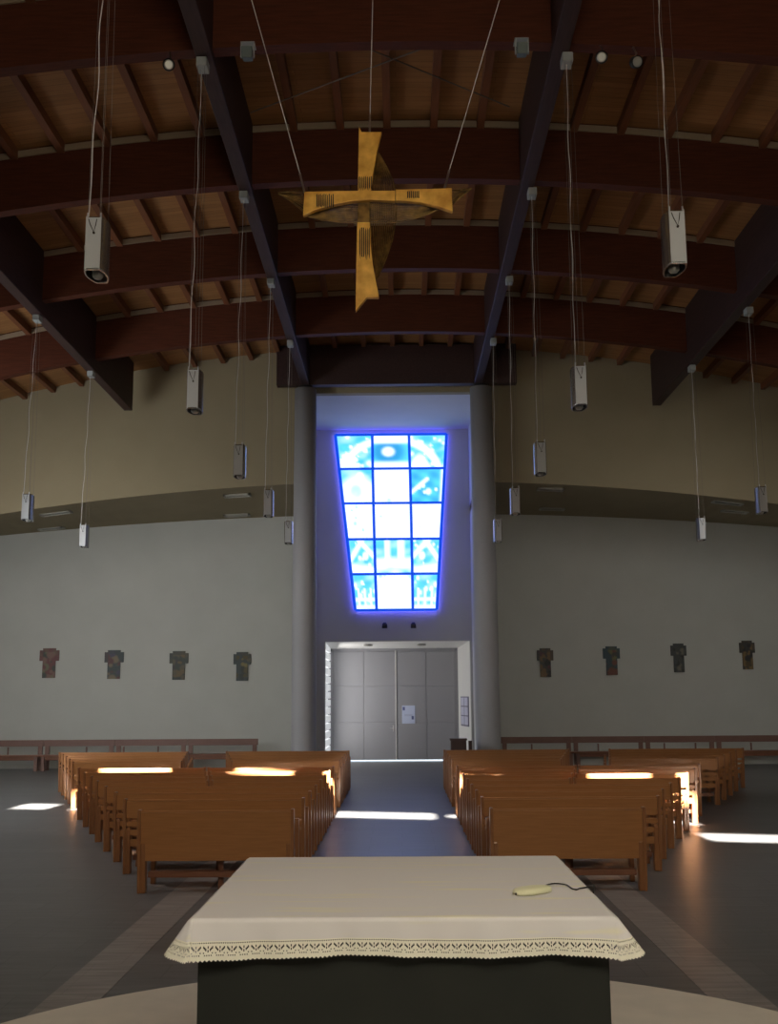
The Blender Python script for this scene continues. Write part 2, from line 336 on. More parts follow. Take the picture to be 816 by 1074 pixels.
def pane_col(r, c, u, v):
    nz = .5 + .25 * math.sin(11 * u + 7 * v + r * 3 + c) + .25 * math.sin(17 * v - 9 * u + c * 2.1 + r)
    cy = mixc(mixc(CY, BL, .35 * nz), WH, .1 + .25 * math.sin(9 * u * v + 5 * u + c) * math.sin(13 * v + r)); col = cy
    m = u if c == 0 else 1 - u
    def dots(col, n=18, k=0):
        for (a, q, s) in DOTS[(r, c)][k:n]:
            d = math.hypot(u - a, v - q); col = mixc(WH, col, sstep(s * .6, s * 1.6, d))
        return col
    if r == 0 and c != 1:
        col = dots(col); arc = abs(math.hypot(m - 1.35, v - 1.45) - 1.28)
        col = mixc(WH, col, sstep(.05, .16, arc)); col = mixc(col, WH, sstep(.72, .95, v + .25 * math.sin(6 * u)))
    elif r == 0:
        d = math.hypot((u - .42) / 1.25, v - .5); col = mixc(BL, CY, sstep(.25, .5, d)) if v > .2 else col
        col = mixc(WH, col, sstep(.08, .2, d)); col = mixc(WH, col, sstep(.18, .3, v)); col = mixc(col, WH, sstep(.74, .9, v))
    elif r == 1 and c == 0:
        col = mixc(col, WH, sstep(-.15, .25, v - .38 + .3 * math.sin(3 * u))); col = mixc(WH, col, sstep(.08, .17, math.hypot(u - .62, v - .2)))
        col = mixc(col, cy, .5 * (1 - sstep(.1, .28, math.hypot(u - .45, v - .65))))
    elif r == 1 and c == 2:
        col = mixc(CY, BL, .8 * nz); col = dots(col, 4); col = mixc(WH, col, sstep(.02, .09, seg(u, v, (0, .7), (.5, .3)))); col = mixc(WH, col, sstep(.05, .13, math.hypot(u - .55, v - .68)))
        col = mixc(col, WH, sstep(.88, 1, u))
    elif r == 3 and c != 1:
        col = dots(col, 10); col = mixc(WH, col, sstep(.04, .12, min(seg(m, v, (0, .6), (.55, 0)), seg(m, v, (.4, 0), (1, .5)))))
        col = mixc(WH, col, sstep(.08, .16, math.hypot(m - .65, v - .48))); col = mixc(col, WH, sstep(.6, .8, v - .1 * m))
    elif r == 3:
        col = mixc(WH, col, sstep(.06, .13, min(abs(u - .33) + .02, abs(u - .72)))); col = mixc(col, WH, sstep(.45, .65, v)); col = mixc(col, cy, sstep(.78, .9, v) * nz)
    elif r == 4 and c != 1:
        col = dots(col, 12)
        if v > .4: col = mixc(WH, col, sstep(.02, .07, min(abs(u - .2), abs(u - .5), abs(u - .8), abs(v - .72))))
        col = mixc(col, WH, sstep(.82, .95, v))
    else:
        col = WH
        for (a, q, s) in DOTS[(r, c)][:(6 if (r, c) == (2, 0) else 3 if r == 4 else 1)]:
            col = mixc(cy, col, .35 + .65 * sstep(s * .5, s * 1.6, math.hypot(u - a, v - q * (.5 if r == 4 else 1))))
    return col
for r in range(5):
    for c in range(3):
        b = MB(); N = 22; cols = []; gv = .0045; gu = .012
        for j in range(N + 1):
            for i in range(N + 1):
                v = VS[r] + gv + (VS[r + 1] - VS[r] - 2 * gv) * j / N; uu = US(v)
                u = uu[c] + gu + (uu[c + 1] - uu[c] - 2 * gu) * i / N
                b.v.append(wpt(u, v, YP - .125)); cols.append(pane_col(r, c, i / N, j / N))
        b.f = [(j * (N + 1) + i, j * (N + 1) + i + 1, (j + 1) * (N + 1) + i + 1, (j + 1) * (N + 1) + i) for j in range(N) for i in range(N)]
        b.build('pane', M['glass'], win, cols=cols)
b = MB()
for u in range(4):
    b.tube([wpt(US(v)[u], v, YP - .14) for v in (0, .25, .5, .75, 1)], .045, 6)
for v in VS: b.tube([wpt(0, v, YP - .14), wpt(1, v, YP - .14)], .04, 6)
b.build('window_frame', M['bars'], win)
# sunk panel lines below the window, and two small wall speakers
b = MB(); b.box(-1.34, -1.32, YP - .02, YP + .01, 4.06, 4.58).box(1.10, 1.12, YP - .02, YP + .01, 4.06, 4.58)
struct(b.build('trim_5', M['plaster_bay']))
for px, side in ((403.5, 'left'), (433.5, 'right')):
    p = at(px, 656.5, YP)
    t = thing('wall_spotlight', 'small dark spotlight below the stained glass window, the %s of the two' % side, 'spotlight', (p.x, YP, p.z), 'spotlights below the window')
    MB().box(p.x - .05, p.x + .05, YP - .04, YP, p.z + .01, p.z + .07).build('bracket', M['black'], t)
    MB().lathe([(.04, .1), (.075, .04), (.085, -.07), (.06, -.075)], (p.x, YP - .12, p.z), 14).build('lamp_head', M['black'], t, True)

# ------------------------------------------------------------------ door
dr = struct(MB().box(DX0 - .1, DX0 + .05, YD, YD + .12, 0, 3.9).box(DX1 - .05, DX1 + .1, YD, YD + .12, 0, 3.9).box(DX0, DX1, YD, YD + .12, 3.5, 3.9).build('door_1', M['door']))
mid = at(416, 740, YD).x
for (a, c) in ((DX0 + .05, mid - .012), (mid + .012, DX1 - .05)):
    lf = MB().box(a, c, YD + .03, YD + .09, .05, 3.5).build('leaf', M['door'], dr)
    b = MB(); w = (c - a) / 2
    for i in range(2):
        for j, (z0, z1) in enumerate(((.07, 1.2), (1.23, 2.35), (2.38, 3.47))):
            b.box(a + w * i + .02, a + w * (i + 1) - .02, YD + .015, YD + .035, z0, z1)
    b.build('panel', M['door'], lf, bevel=.006)
MB().box(mid - .035, mid - .008, YD - .005, YD + .04, .06, 3.5).build('cover_strip', M['white'], dr)
MB().box(mid - .05, mid + .05, YD + .092, YD + .11, .05, 3.5).build('rebate', M['door'], dr)
hp = at(413, 764, YD)
MB().box(hp.x - .03, hp.x + .0, YD - .0, YD + .03, hp.z - .1, hp.z + .1).tube([(hp.x - .015, YD + .0, hp.z), (hp.x - .015, YD - .05, hp.z), (hp.x - .13, YD - .05, hp.z)], .012).build('door_handle', M['steel'], dr)
# poster on the door
def card(name, x0, x1, y, z0, z1, fn, parent=None, nx=24, nz=32):
    b = MB(); cols = []
    for j in range(nz + 1):
        for i in range(nx + 1):
            b.v.append((x0 + (x1 - x0) * i / nx, y, z1 + (z0 - z1) * j / nz)); cols.append(fn(i / nx, j / nz))
    b.f = [(j * (nx + 1) + i, j * (nx + 1) + i + 1, (j + 1) * (nx + 1) + i + 1, (j + 1) * (nx + 1) + i) for j in range(nz) for i in range(nx)]
    k = len(b.v)
    b.add([(x0, y + .006, z0), (x1, y + .006, z0), (x1, y + .006, z1), (x0, y + .006, z1)], [(0, 1, 2, 3)]); cols += [fn(.5, .02)] * 4
    return b.build(name, M['paper'], parent, cols=cols)
a, c = at(421.5, 740, YD), at(435.5, 759, YD)
def poster(u, v):
    if abs(u - .15) < .09 and abs(v - .17) < .09: return (.09, .11, .30)
    if abs(u - .82) < .09 and abs(v - .67) < .09: return (.08, .10, .26)
    if .42 < v < .58 and int(v * 60) % 3 == 0 and .2 < u < .8: return (.38, .42, .6)
    return (.55, .61, .80)
tag(card('poster', a.x, c.x, YD + .005, c.z, a.z, poster), 'pale blue paper poster with two small dark pictures on the white door', 'poster')
# notice board on the right porch wall
b1 = thing('notice_board', 'small board of six white paper sheets on the right porch wall beside the door', 'notice board', (1.98, 34.2, 2.0))
def jx(y): return PX1 + (DX1 - PX1) * (y - YP - .25) / (YD - YP - .05)
def jq(y, z, off): return (jx(y) - off, y, z)
b = MB(); y0, y1, z0, z1 = 33.75, 35.15, 1.12, 2.02
b.hexa([jq(y0, z0, .02), jq(y0, z0, 0), jq(y1, z0, 0), jq(y1, z0, .02), jq(y0, z1, .02), jq(y0, z1, 0), jq(y1, z1, 0), jq(y1, z1, .02)])
b.build('backing', M['boardframe'], b1)
for i in range(2):
    for j in range(3):
        ya = y0 + .08 + i * .66; za = z0 + .05 + j * .285
        q = [jq(ya, za, .03), jq(ya, za, .02), jq(ya + .56, za, .02), jq(ya + .56, za, .03)]
        MB().hexa(q + [(p[0], p[1], p[2] + .25) for p in q]).build('sheet', M['sheet'], b1)
for px, s in ((386, 'left'), (442, 'right')):
    p = at(px, 677.5, 34.3); 
    z = PZ + (DZ - PZ) * (34.3 - YP - .25) / 2.2
    t = thing('downlight', 'round white recessed downlight in the porch ceiling, %s one' % s, 'ceiling lamp', (p.x, 34.3, z), 'porch downlights')
    MB().lathe([(.13, 0), (.15, -.03), (.1, -.05), (.08, -.02)], (p.x, 34.3, z), 20).build('ring', M['bulb'], t, True)
    MB().lathe([(.075, 0), (.075, -.03)], (p.x, 34.3, z), 16).build('bulb', M['alu'], t)

# ------------------------------------------------------------------ columns
for x, s in ((-2.5, 'left'), (2.22, 'right')):
    t = thing('round_column', 'tall round grey column on the %s side of the stained glass window' % s, 'column', (x, 28.6, 0), 'columns of the entrance bay')
    MB().lathe([(.345, 0), (.32, .02), (.315, 5), (.29, 10.22)], (x, 28.6, 0), 40).build('shaft', M['column'], t, True)
    MB().lathe([(.2, 10.22), (.2, 10.3)], (x, 28.6, 0), 24).build('bearing', M['black'], t)

# ------------------------------------------------------------------ girders and cross beams
for g, x in enumerate(GX):
    zb_ = 10.3 if g in (1, 2) else 9.6
    ye = 28.47 if g in (1, 2) else 28.3
    nm = ('far left', 'left of the nave', 'right of the nave', 'far right')[g]
    lab = ('dark timber girder along the %s of the hall' % ('far left' if g == 0 else 'far right')) if g in (0, 3) else ('dark timber girder running to the %s column' % ('left' if g == 1 else 'right'))
    top = arch(abs(x) + .12) + CEIL + .02
    o = MB().box(x - .11, x + .11, 2, ye, zb_, top).build('timber_girder', M['girder'], bevel=.012)
    tag(o, lab, 'girder', 'long timber girders')
BY = (13.2, 17.05, 20.9, 24.75)
ORD = ('first', 'second', 'third', 'fourth', 'fifth')
spans = [(XL + .05, GX[0] - .11, 'outside the far left girder'), (GX[0] + .11, GX[1] - .11, 'in the left bay'), (GX[1] + .11, GX[2] - .11, 'between the two middle girders'), (GX[2] + .11, GX[3] - .11, 'in the right bay'), (GX[3] + .11, XR - .05, 'outside the far right girder')]
for k, y in enumerate(BY):
    for (x0, x1, where) in spans:
        t = thing('cross_beam', 'dark red-brown cross beam %s, %s beam from the altar' % (where, ORD[k]), 'beam', ((x0 + x1) / 2, y, arch((x0 + x1) / 2)), 'arched cross beams')
        b = MB(); s = MB(); n = 12
        for i in range(n):
            a, c = x0 + (x1 - x0) * i / n, x0 + (x1 - x0) * (i + 1) / n
            def q(x, ya, yb, za, zb2): return None
            b.hexa([(a, y - .1, arch(a)), (c, y - .1, arch(c)), (c, y + .1, arch(c)), (a, y + .1, arch(a)), (a, y - .1, arch(a) + CEIL), (c, y - .1, arch(c) + CEIL), (c, y + .1, arch(c) + CEIL), (a, y + .1, arch(a) + CEIL)])
            h = CEIL - .14; h2 = CEIL - .03
            s.hexa([(a, y - .125, arch(a) + h), (c, y - .125, arch(c) + h), (c, y - .1, arch(c) + h), (a, y - .1, arch(a) + h), (a, y - .125, arch(a) + h2), (c, y - .125, arch(c) + h2), (c, y - .1, arch(c) + h2), (a, y - .1, arch(a) + h2)])
        b.build('beam', M['beam'], t); s.build('batten', M['batten'], t)
x0, x1 = at(290, 400, 28.5).x, at(542, 400, 28.5).x
tag(MB().box(x0, x1, 28.48, 28.75, 10.32, 11.42).build('lintel_beam', M['girder'], bevel=.01), 'wide dark lintel beam lying across the tops of both columns', 'beam')

# ------------------------------------------------------------------ tie cables, spots and floodlights in the roof
for (a, c, lab) in ((at(263, 118, 16.0), at(491, 33, 13.5), 'thin grey tie cable under the planks rising to the right behind the cross'), (at(534, 112, 16.0), at(342, 33, 13.5), 'thin grey tie cable under the planks rising to the left behind the cross')):
    tag(MB().tube([a, c], .012, 6).build('tie_cable', M['cable']), lab, 'cable')
for (px, py, side, where) in ((176, 66, -1, 'on the first beam left of the left girder'), (632, 58, 1, 'on the first beam, nearer the right girder of two'), (667, 63, 1, 'on the first beam, farther right of two')):
    p = at(px, py, 13.0); zb2 = arch(p.x)
    t = thing('spotlight', 'small round spotlight ' + where, 'spotlight', p, 'roof spotlights')
    MB().tube([(p.x, 13.12, zb2 + .0), (p.x + .02, 13.05, (zb2 + p.z) / 2), (p.x, 13.02, p.z + .05)], .012, 6).build('bracket', M['steel'], t)
    d = Vector((-.25 * side * (1 if px != 667 else -1), -1, -.5)).normalized()
    o0 = p + Vector((0, .05, 0))
    MB().tube([o0 - d * .08, o0 - d * .02, o0 + d * .07], [.035, .075, .08], 16).build('lamp_head', M['black'], t, True)
    MB().tube([o0 + d * .068, o0 + d * .085], [.066, .05], 16).build('reflector', M['bulb'], t)
for (px, py, s) in ((260, 58, 'left'), (547, 54, 'right')):
    p = at(px, py, 13.0)
    t = thing('floodlight', 'square grey floodlight in a bracket beside the %s middle girder' % s, 'floodlight', p, 'roof floodlights')
    MB().box(p.x - .09, p.x - .075, 12.94, 12.98, p.z - .06, p.z + .16).box(p.x + .075, p.x + .09, 12.94, 12.98, p.z - .06, p.z + .16).box(p.x - .09, p.x + .09, 12.94, 13.12, p.z + .145, p.z + .16).build('bracket', M['canopy'], t)
    MB().hexa([(p.x - .07, 12.9, p.z - .09), (p.x + .07, 12.9, p.z - .09), (p.x + .06, 13.05, p.z - .06), (p.x - .06, 13.05, p.z - .06), (p.x - .07, 12.86, p.z + .05), (p.x + .07, 12.86, p.z + .05), (p.x + .06, 13.02, p.z + .07), (p.x - .06, 13.02, p.z + .07)]).build('housing', M['flood'], t, bevel=.01)

# ------------------------------------------------------------------ pendant lamps
def make_lamp(L):
    t = thing('pendant_lamp', 'x', 'pendant lamp', (0, 0, 0), 'box pendant lamps')
    hw, hd, hh = .068, .17, .25
    plan = []
    for i in range(13):
        u = i / 12; plan.append((hw + .035 * math.sin(math.pi * u) ** .8 - .02 * u * u, -hd + 2 * hd * u))
    ring = [(x, y) for x, y in plan] + [(-x, y) for x, y in reversed(plan)]
    b = MB(); n = len(ring)
    def rg(s, z): return [(x * s, y * s, z) for x, y in ring]
    lay = [rg(.96, hh), rg(1, hh - .012), rg(1, -hh + .012), rg(.98, -hh), rg(.86, -hh), rg(.84, -hh + .1)]
    vs = [p for l_ in lay for p in l_]; fs = [(i * n + k, i * n + (k + 1) % n, (i + 1) * n + (k + 1) % n, (i + 1) * n + k) for i in range(len(lay) - 1) for k in range(n)]
    fs += [tuple(range(n)), tuple((len(lay) - 1) * n + k for k in range(n))[::-1]]
    b.add(vs, fs); b.build('housing', M['alu'], t)
    f = MB().box(-hw, -hw + .013, -hd - .008, -hd + .002, -hh, hh).box(hw - .013, hw, -hd - .008, -hd + .002, -hh, hh).box(-hw, hw, -hd - .008, -hd + .002, hh - .03, hh - .018).box(-hw, hw, -hd - .008, -hd + .002, -hh + .012, -hh + .026)
    f.build('front_frame', M['lampgrey'], t)
    MB().box(-hw + .012, hw - .012, -hd - .003, -hd + .004, -hh + .02, hh - .02).build('front_plate', M['lampgrey'], t)
    MB().lathe([(.05, -hh + .09), (.05, -hh + .01), (.032, -hh - .012), (.0, -hh - .012)], (.0, .02, 0), 16).build('reflector', M['bulb'], t, True)
    MB().tube([(-.045, -hd - .008, hh - .03), (-.03, -hd - .01, .17), (0.005, -hd - .01, .095), (.02, -hd - .01, .16), (.028, -hd - .008, hh - .03)], .004, 6).lathe([(.011, -.014), (.011, 0)], (.005, -hd, .09), 10, 'y').build('cable_loop', M['etch'], t)
    for x, y in ((-hw + .01, -hd + .01), (hw - .01, -hd + .01), (-.04, hd - .02), (.04, hd - .02)):
        c = MB().tube([(x, y, hh), (x * .75, y * .6, L)], .0022, 5).build('suspension_cable', M['cable'], t)
        MB().tube([(x, y, hh - .005), (x, y, hh + .035)], .009, 8).build('ferrule', M['steel'], c)
    pts = []; rr = random.Random(5)
    for i in range(25):
        u = i / 24; w = math.sin(math.pi * u) * .011
        pts.append((-hw + .012 + (hw - .02) * u + w * math.sin(u * 23), -hd + .03 + u * .12 + w * math.cos(u * 19), hh + (L - hh) * u))
    MB().tube(pts, .0048, 6).build('power_cord', M['cord'], t)
    MB().box(-.07, .07, -.11, .11, L - .0, L + .13).build('mounting_box', M['canopy'], t, bevel=.012)
    return t
LZ = 5.74
first = {}
def lamp(x, y, z, zg, label):
    L = round(zg - z - .13, 2)
    if L not in first: first[L] = o = make_lamp(L)
    else: o = copy_tree(first[L])
    o.location = (x, y, z); o['label'] = label
LY = (9.35, 13.2, 17.05, 20.9, 24.75)
for i, y in enumerate(LY):
    for x, s in ((-2.53, 'left'), (2.2, 'right')):
        lamp(x - (.17 if i == 0 and x < 0 else 0) + (.28 if i == 0 and x > 0 else 0.04 if x > 0 else 0), y, 6.04 if i == 0 else LZ + (.06 if i == 1 else 0), 10.3, 'grey box pendant lamp, %s from the altar in the %s row along the nave' % (('first', 'second', 'third', 'fourth', 'fifth')[i], s))
lamp(-7.2, 24.75, LZ - .04, 9.6, 'small grey box pendant lamp over the far left pews before the station pictures')
lamp(6.85, 24.75, LZ, 9.6, 'small grey box pendant lamp over the far right pews')
lamp(-7.2, 20.9, LZ - .04, 9.6, 'grey box pendant lamp at the left edge of the photo')
lamp(6.97, 20.9, LZ - .02, 9.6, 'grey box pendant lamp at the right edge of the photo')

# ------------------------------------------------------------------ hanging cross
CY_ = 11.0
def cp(zx, zy, y=CY_): return at(280 + zx / 3.548, 110 + zy / 3.548, y)
c0 = cp(382, 380)
cr = thing('hanging_cross', 'large gilded cross with dark wire veils hanging on three cables below the roof', 'cross', c0)
def plate(name, pts, y, th, m): 
    return MB().prism([cp(a, b_, y) for a, b_ in pts], (0, th, 0)).build(name, m, cr, bevel=.006)
plate('upper_arm', [(342, 78), (352, 100), (427, 100), (408, 185), (397, 250), (386, 322), (338, 322)], 11.0, .06, M['gold'])
plate('left_arm', [(138, 322), (300, 319), (477, 318), (477, 357), (430, 354), (380, 352), (320, 357), (250, 370), (180, 390), (134, 412)], 10.97, .07, M['gold'])
plate('right_arm', [(479, 314), (600, 312), (688, 308), (691, 396), (640, 378), (570, 362), (520, 357), (479, 355)], 10.96, .07, M['gold'])
plate('lower_arm', [(335, 436), (383, 436), (387, 520), (394, 590), (404, 650), (416, 705), (416, 717), (372, 716), (330, 768), (330, 690), (333, 560)], 11.0, .06, M['gold'])
plate('crossing', [(338, 357), (383, 355), (383, 437), (336, 437)], 11.03, .03, M['gold_dark'])
def veil(name, A, B, y0, n, th=.0075, bow=.12):
    """fan of thin rods between two edge curves, bulging away from the viewer"""
    b = MB()
    for i in range(n):
        u = i / (n - 1); pts = []
        for j in range(9):
            v = j / 8
            def ev(c, v):
                k = v * (len(c) - 1); i0 = min(int(k), len(c) - 2); t = k - i0
                return (c[i0][0] * (1 - t) + c[i0 + 1][0] * t, c[i0][1] * (1 - t) + c[i0 + 1][1] * t)
            pa, pb = ev(A, v), ev(B, v)
            q = (pa[0] * (1 - u) + pb[0] * u, pa[1] * (1 - u) + pb[1] * u)
            pts.append(cp(q[0], q[1], y0 + bow * math.sin(math.pi * u) * .6 + bow * .3 * math.sin(7 * u + 3 * v)))
        b.tube(pts, th, 5)
    return b.build(name, M['gold_dark'], cr)
veil('vertical_veil', [(400, 200), (388, 300), (384, 380), (387, 480), (396, 580), (408, 650)], [(416, 180), (462, 260), (482, 330), (480, 420), (462, 530), (412, 645)], 11.08, 12)
veil('horizontal_veil', [(140, 408), (210, 385), (300, 362), (400, 355), (520, 360), (600, 370), (640, 380)], [(140, 412), (230, 434), (330, 440), (420, 438), (500, 436), (580, 416), (640, 388)], 11.05, 12)
veil('left_veil_tip', [(42, 328), (85, 324), (134, 322)], [(42, 330), (85, 355), (134, 395)], 11.05, 8, .008)
veil('right_veil_tip', [(690, 318), (725, 316), (762, 310)], [(690, 372), (712, 350), (762, 312)], 11.05, 8, .008)
def bars(x0, x1, y0, y1, n, y, jit=6):
    b = MB()
    for i in range(n):
        x = x0 + (x1 - x0) * i / (n - 1); j = random.uniform(-jit, jit); b.prism([cp(x - 2, y0 + abs(j), y), cp(x + 2, y0, y), cp(x + 2.5, y1 + j, y), cp(x - 2, y1 - j, y)], (0, .012, 0))
    b.build('etched_lines', M['etch'], cr)['label'] = 'dark etched strokes on a gold plate'
bars(186, 246, 331, 378, 10, 10.965, 8); bars(524, 564, 320, 346, 7, 10.955, 3); bars(346, 380, 455, 565, 6, 10.995, 14); bars(344, 388, 265, 312, 7, 10.995, 10)
def wire(a, c):
    pa = cp(*a, 11.03); d = at(c[0], c[1], 11.03) - pa; k = (11.4 - pa.z) / d.z
    MB().tube([pa, pa + d * k], .005, 6).build('hanging_cable', M['cord'], cr)
    MB().tube([pa - Vector((0, 0, .03)), pa + d.normalized() * .2], .011, 8).build('turnbuckle', M['steel'], cr)
wire((140, 318), (275, 40)); wire((660, 306), (512, 40)); wire((382, 100), (390, 40))

# ------------------------------------------------------------------ vents in the soffit
VT = ((235, 263, 519.5, 'left, upper vent near the left column'), (235, 262, 540, 'left, lower vent near the left column'), (43, 75, 538, 'far left, upper vent of the outer pair'), (41, 67, 554, 'far left, lower vent of the outer pair'),
      (563.5, 591, 512.5, 'right, upper vent near the right column'), (566, 592, 533.5, 'right, lower vent near the right column'), (747, 778, 519.5, 'far right, upper vent of the outer pair'), (757, 784, 536, 'far right, lower vent of the outer pair'))
for (xa, xc, py, lab) in VT:
    px = (xa + xc) / 2
    Y = 31.0
    for _ in range(20):
        p = at(px, py, Y); zt = soff(p.x, Y); Y *= 1 - (p.z - zt) / 6.0; Y = max(29.6, min(32.8, Y))
    a, c = at(xa, py, Y).x, at(xc, py, Y).x; 
    sl = (soff(c, Y) - soff(a, Y)); zt = soff((a + c) / 2, Y)
    t = thing('air_vent', 'slotted air vent under the gallery, ' + lab, 'vent', ((a + c) / 2, Y, zt), 'air vents under the gallery')
    b = MB(); d = .17
    def bx(x0, x1, y0, y1, h):
        zz = [soff(x, Y) - .002 for x in (x0, x1)]
        b.hexa([(x0, y0, zz[0] - h), (x1, y0, zz[1] - h), (x1, y1, zz[1] - h), (x0, y1, zz[0] - h), (x0, y0, zz[0] + .03), (x1, y0, zz[1] + .03), (x1, y1, zz[1] + .03), (x0, y1, zz[0] + .03)])
    bx(a, c, Y - d, Y - d + .06, .04); bx(a, c, Y + d - .06, Y + d, .04); bx(a, a + .06, Y - d, Y + d, .04); bx(c - .06, c, Y - d, Y + d, .04); b.build('frame', M['vent'], t)
    b = MB(); bx(a + .05, c - .05, Y - d + .05, Y + d - .05, .008); b.build('slot', M['ventdark'], t)

# ------------------------------------------------------------------ stations of the cross: eight painted panels
ST = [(42, 61, 680, 711, 'red'), (110, 129, 682, 712, 'grn'), (178, 197, 683, 713, 'olv'), (245, 263, 684, 714, 'gold'), (563, 581, 680, 710, 'ochre'), (632, 651, 678, 708, 'teal'), (703, 721, 675, 705, 'dark'), (775, 793, 672, 702, 'amber')]
PAL = {'red': [(.16, .05, .05), (.22, .12, .09), (.05, .06, .05), (.16, .17, .09)], 'grn': [(.05, .065, .065), (.20, .15, .09), (.12, .045, .045), (.07, .06, .1)], 'olv': [(.05, .06, .05), (.12, .10, .06), (.16, .11, .05), (.06, .05, .05)], 'gold': [(.055, .07, .07), (.22, .17, .06), (.10, .08, .03), (.04, .045, .04)],
       'ochre': [(.06, .06, .055), (.20, .12, .05), (.11, .035, .05), (.03, .03, .03)], 'teal': [(.03, .06, .075), (.15, .15, .05), (.16, .05, .03), (.05, .045, .035)], 'dark': [(.05, .055, .055), (.055, .06, .05), (.025, .025, .022), (.16, .15, .11)], 'amber': [(.05, .05, .045), (.22, .14, .05), (.03, .03, .03), (.1, .07, .03)]}
SL = ('farthest left, reddish', 'second from the left, purple below', 'third from the left, dull olive', 'nearest the left column, yellowish', 'nearest the right column, ochre above maroon', 'second right of the column, blue-green top', 'third right of the column, nearly black', 'farthest right at the photo edge')
for k, (xa, xc, ya, yc, pal) in enumerate(ST):
    A, C = at(xa, ya, YP - .03), at(xc, yc, YP - .03); x0, x1, z1, z0 = A.x, C.x, A.z, C.z
    t = thing('station_painting', 'small cross-shaped painted panel on the far wall, ' + SL[k], 'painting', ((x0 + x1) / 2, YP, (z0 + z1) / 2), 'cross-shaped station paintings')
    w = x1 - x0; h = z1 - z0; rr = random.Random(20 + k); P = [tuple(q * .85 for q in c_) for c_ in PAL[pal]]
    blobs = [(rr.random(), rr.random(), .05 + .13 * rr.random(), rr.choice(P[1:] + [P[0]])) for _ in range(34)]
    def inside(u, v): return (.17 <= u <= .83) or (.07 <= v <= .42)
    N, Q = 24, 42; b = MB(); cols = []; idx = {}
    for j in range(Q + 1):
        for i in range(N + 1):
            u, v = i / N, j / Q; col = P[0]
            for (a, q, s, cc) in blobs: col = mixc(cc, col, sstep(s * .5, s, math.hypot((u - .5) * .62 - (a - .5) * .5, v - q)))
            if u < .17 or u > .83 or v < .12: col = mixc(P[0], col, .35)
            b.v.append((x0 + w * u, YP - .04, z1 - h * v)); cols.append(col)
    for j in range(Q):
        for i in range(N):
            if inside((i + .5) / N, (j + .5) / Q): b.f.append((j * (N + 1) + i, j * (N + 1) + i + 1, (j + 1) * (N + 1) + i + 1, (j + 1) * (N + 1) + i))
    b.build('picture', M['picture'], t, cols=cols)
    e = .003
    MB().box(x0 + w * .17 , x1 - w * .17, YP - .038, YP, z0 , z1 ).box(x0, x1, YP - .037, YP, z1 - h * .42, z1 - h * .07).build('panel_board', M['brown'], t)

# ------------------------------------------------------------------ benches along the far wall
def bench(x0, x1, y, label, thin):
    t = thing('wall_bench', label, 'bench', ((x0 + x1) / 2, y, 0), 'benches along the far wall')
    MB().box(x0, x1, y + .18, y + .22, .68, .86).build('top_rail', M['bench'], t, bevel=.008)
    for x in (x0 + .1, x1 - .1):
        MB().box(x - .06, x + .06, y + .16, y + .24, .0, .70).build('post', M['bench'], t)
        MB().box(x - .05, x + .05, y - .2, y - .13, 0, .40).build('leg', M['bench'], t)
    MB().box(x0, x1, y - .24, y + .16, .40, .45).box(x0 + .05, x1 - .05, y - .17, y - .14, .30, .40).build('seat', M['oak_dark'], t, bevel=.008)
    for u in thin:
        xx = x0 + (x1 - x0) * u; MB().box(xx - .02, xx + .02, y + .17, y + .21, .42, .66).build('slat', M['bench'], t)
BLx = [at(px, 780, 32.2).x for px in (270, 195, 119, 44, -31)]
names = ('first', 'second', 'third', 'fourth')
for i in range(4):
    bench(BLx[i + 1] + .003, BLx[i] - .003, 32.2, 'low brown bench against the far left wall, %s from the left column' % names[i], ((), (.12, .6), (.6,), (.5,))[i])
BRx = [at(px, 775, 32.2).x for px in (526, 601, 677, 752, 827)]
for i in range(4):
    bench(BRx[i] + .003, BRx[i + 1] - .003, 32.2, 'low brown bench against the far right wall, %s from the right column' % names[i], ((.43,), (.36,), (.28, .72), (.5,))[i])
# two dark wooden pieces beside the portal
p = at(472, 775, 27.5); q = at(490, 775, 27.5)
t = thing('wooden_stand', 'dark brown wooden stand behind the right pews in front of the door', 'stand', ((p.x + q.x) / 2, 27.6, 0))
MB().box(p.x + .02, q.x - .02, 27.52, 27.85, 0, p.z - .04).build('body', M['brown'], t, bevel=.01); MB().box(p.x, q.x, 27.5, 27.88, p.z - .04, p.z).build('top', M['brown'], t)
p = at(491.5, 777, 28.2); q = at(495, 777, 28.2)
t = thing('narrow_stand', 'narrow dark brown wooden stand touching the right column', 'stand', ((p.x + q.x) / 2, 28.2, 0))
MB().box(p.x, q.x, 28.2, 28.32, .06, p.z).build('post', M['brown'], t); MB().box(p.x - .05, q.x + .02, 28.14, 28.38, 0, .06).build('base', M['brown'], t)

# ------------------------------------------------------------------ pews
def end_frame(t, x, inn, Y):
    """open side of a pew: slanted front post widening inwards below, rear leg, four side slats"""
    def bx(a, c): return (min(a, c), max(a, c))
    x0, x1 = bx(x, x + inn * .036); w0, w1 = bx(x + inn * .03, x + inn * .085)
    o = MB().prism([(x0, y, z) for y, z in ((Y - .02, .87), (Y + .075, .87), (Y + .11, .5), (Y + .16, .42), (Y + .16, .0), (Y + .07, 0), (Y + .02, .5))], (.036, 0, 0)).build('end_post', M['oak_end'], t, bevel=.006)
    MB().prism([(w0, y, z) for y, z in ((Y + .04, .54), (Y + .10, .50), (Y + .16, .40), (Y + .16, 0), (Y + .075, 0), (Y + .028, .5))], (.055, 0, 0)).build('lower_panel', M['oak_end'], o, bevel=.012)
    v0, v1 = bx(x + inn * .01, x + inn * .06)
    MB().box(v0, v1, Y + .66, Y + .74, 0, .70).build('leg', M['oak_end'], t, bevel=.006)
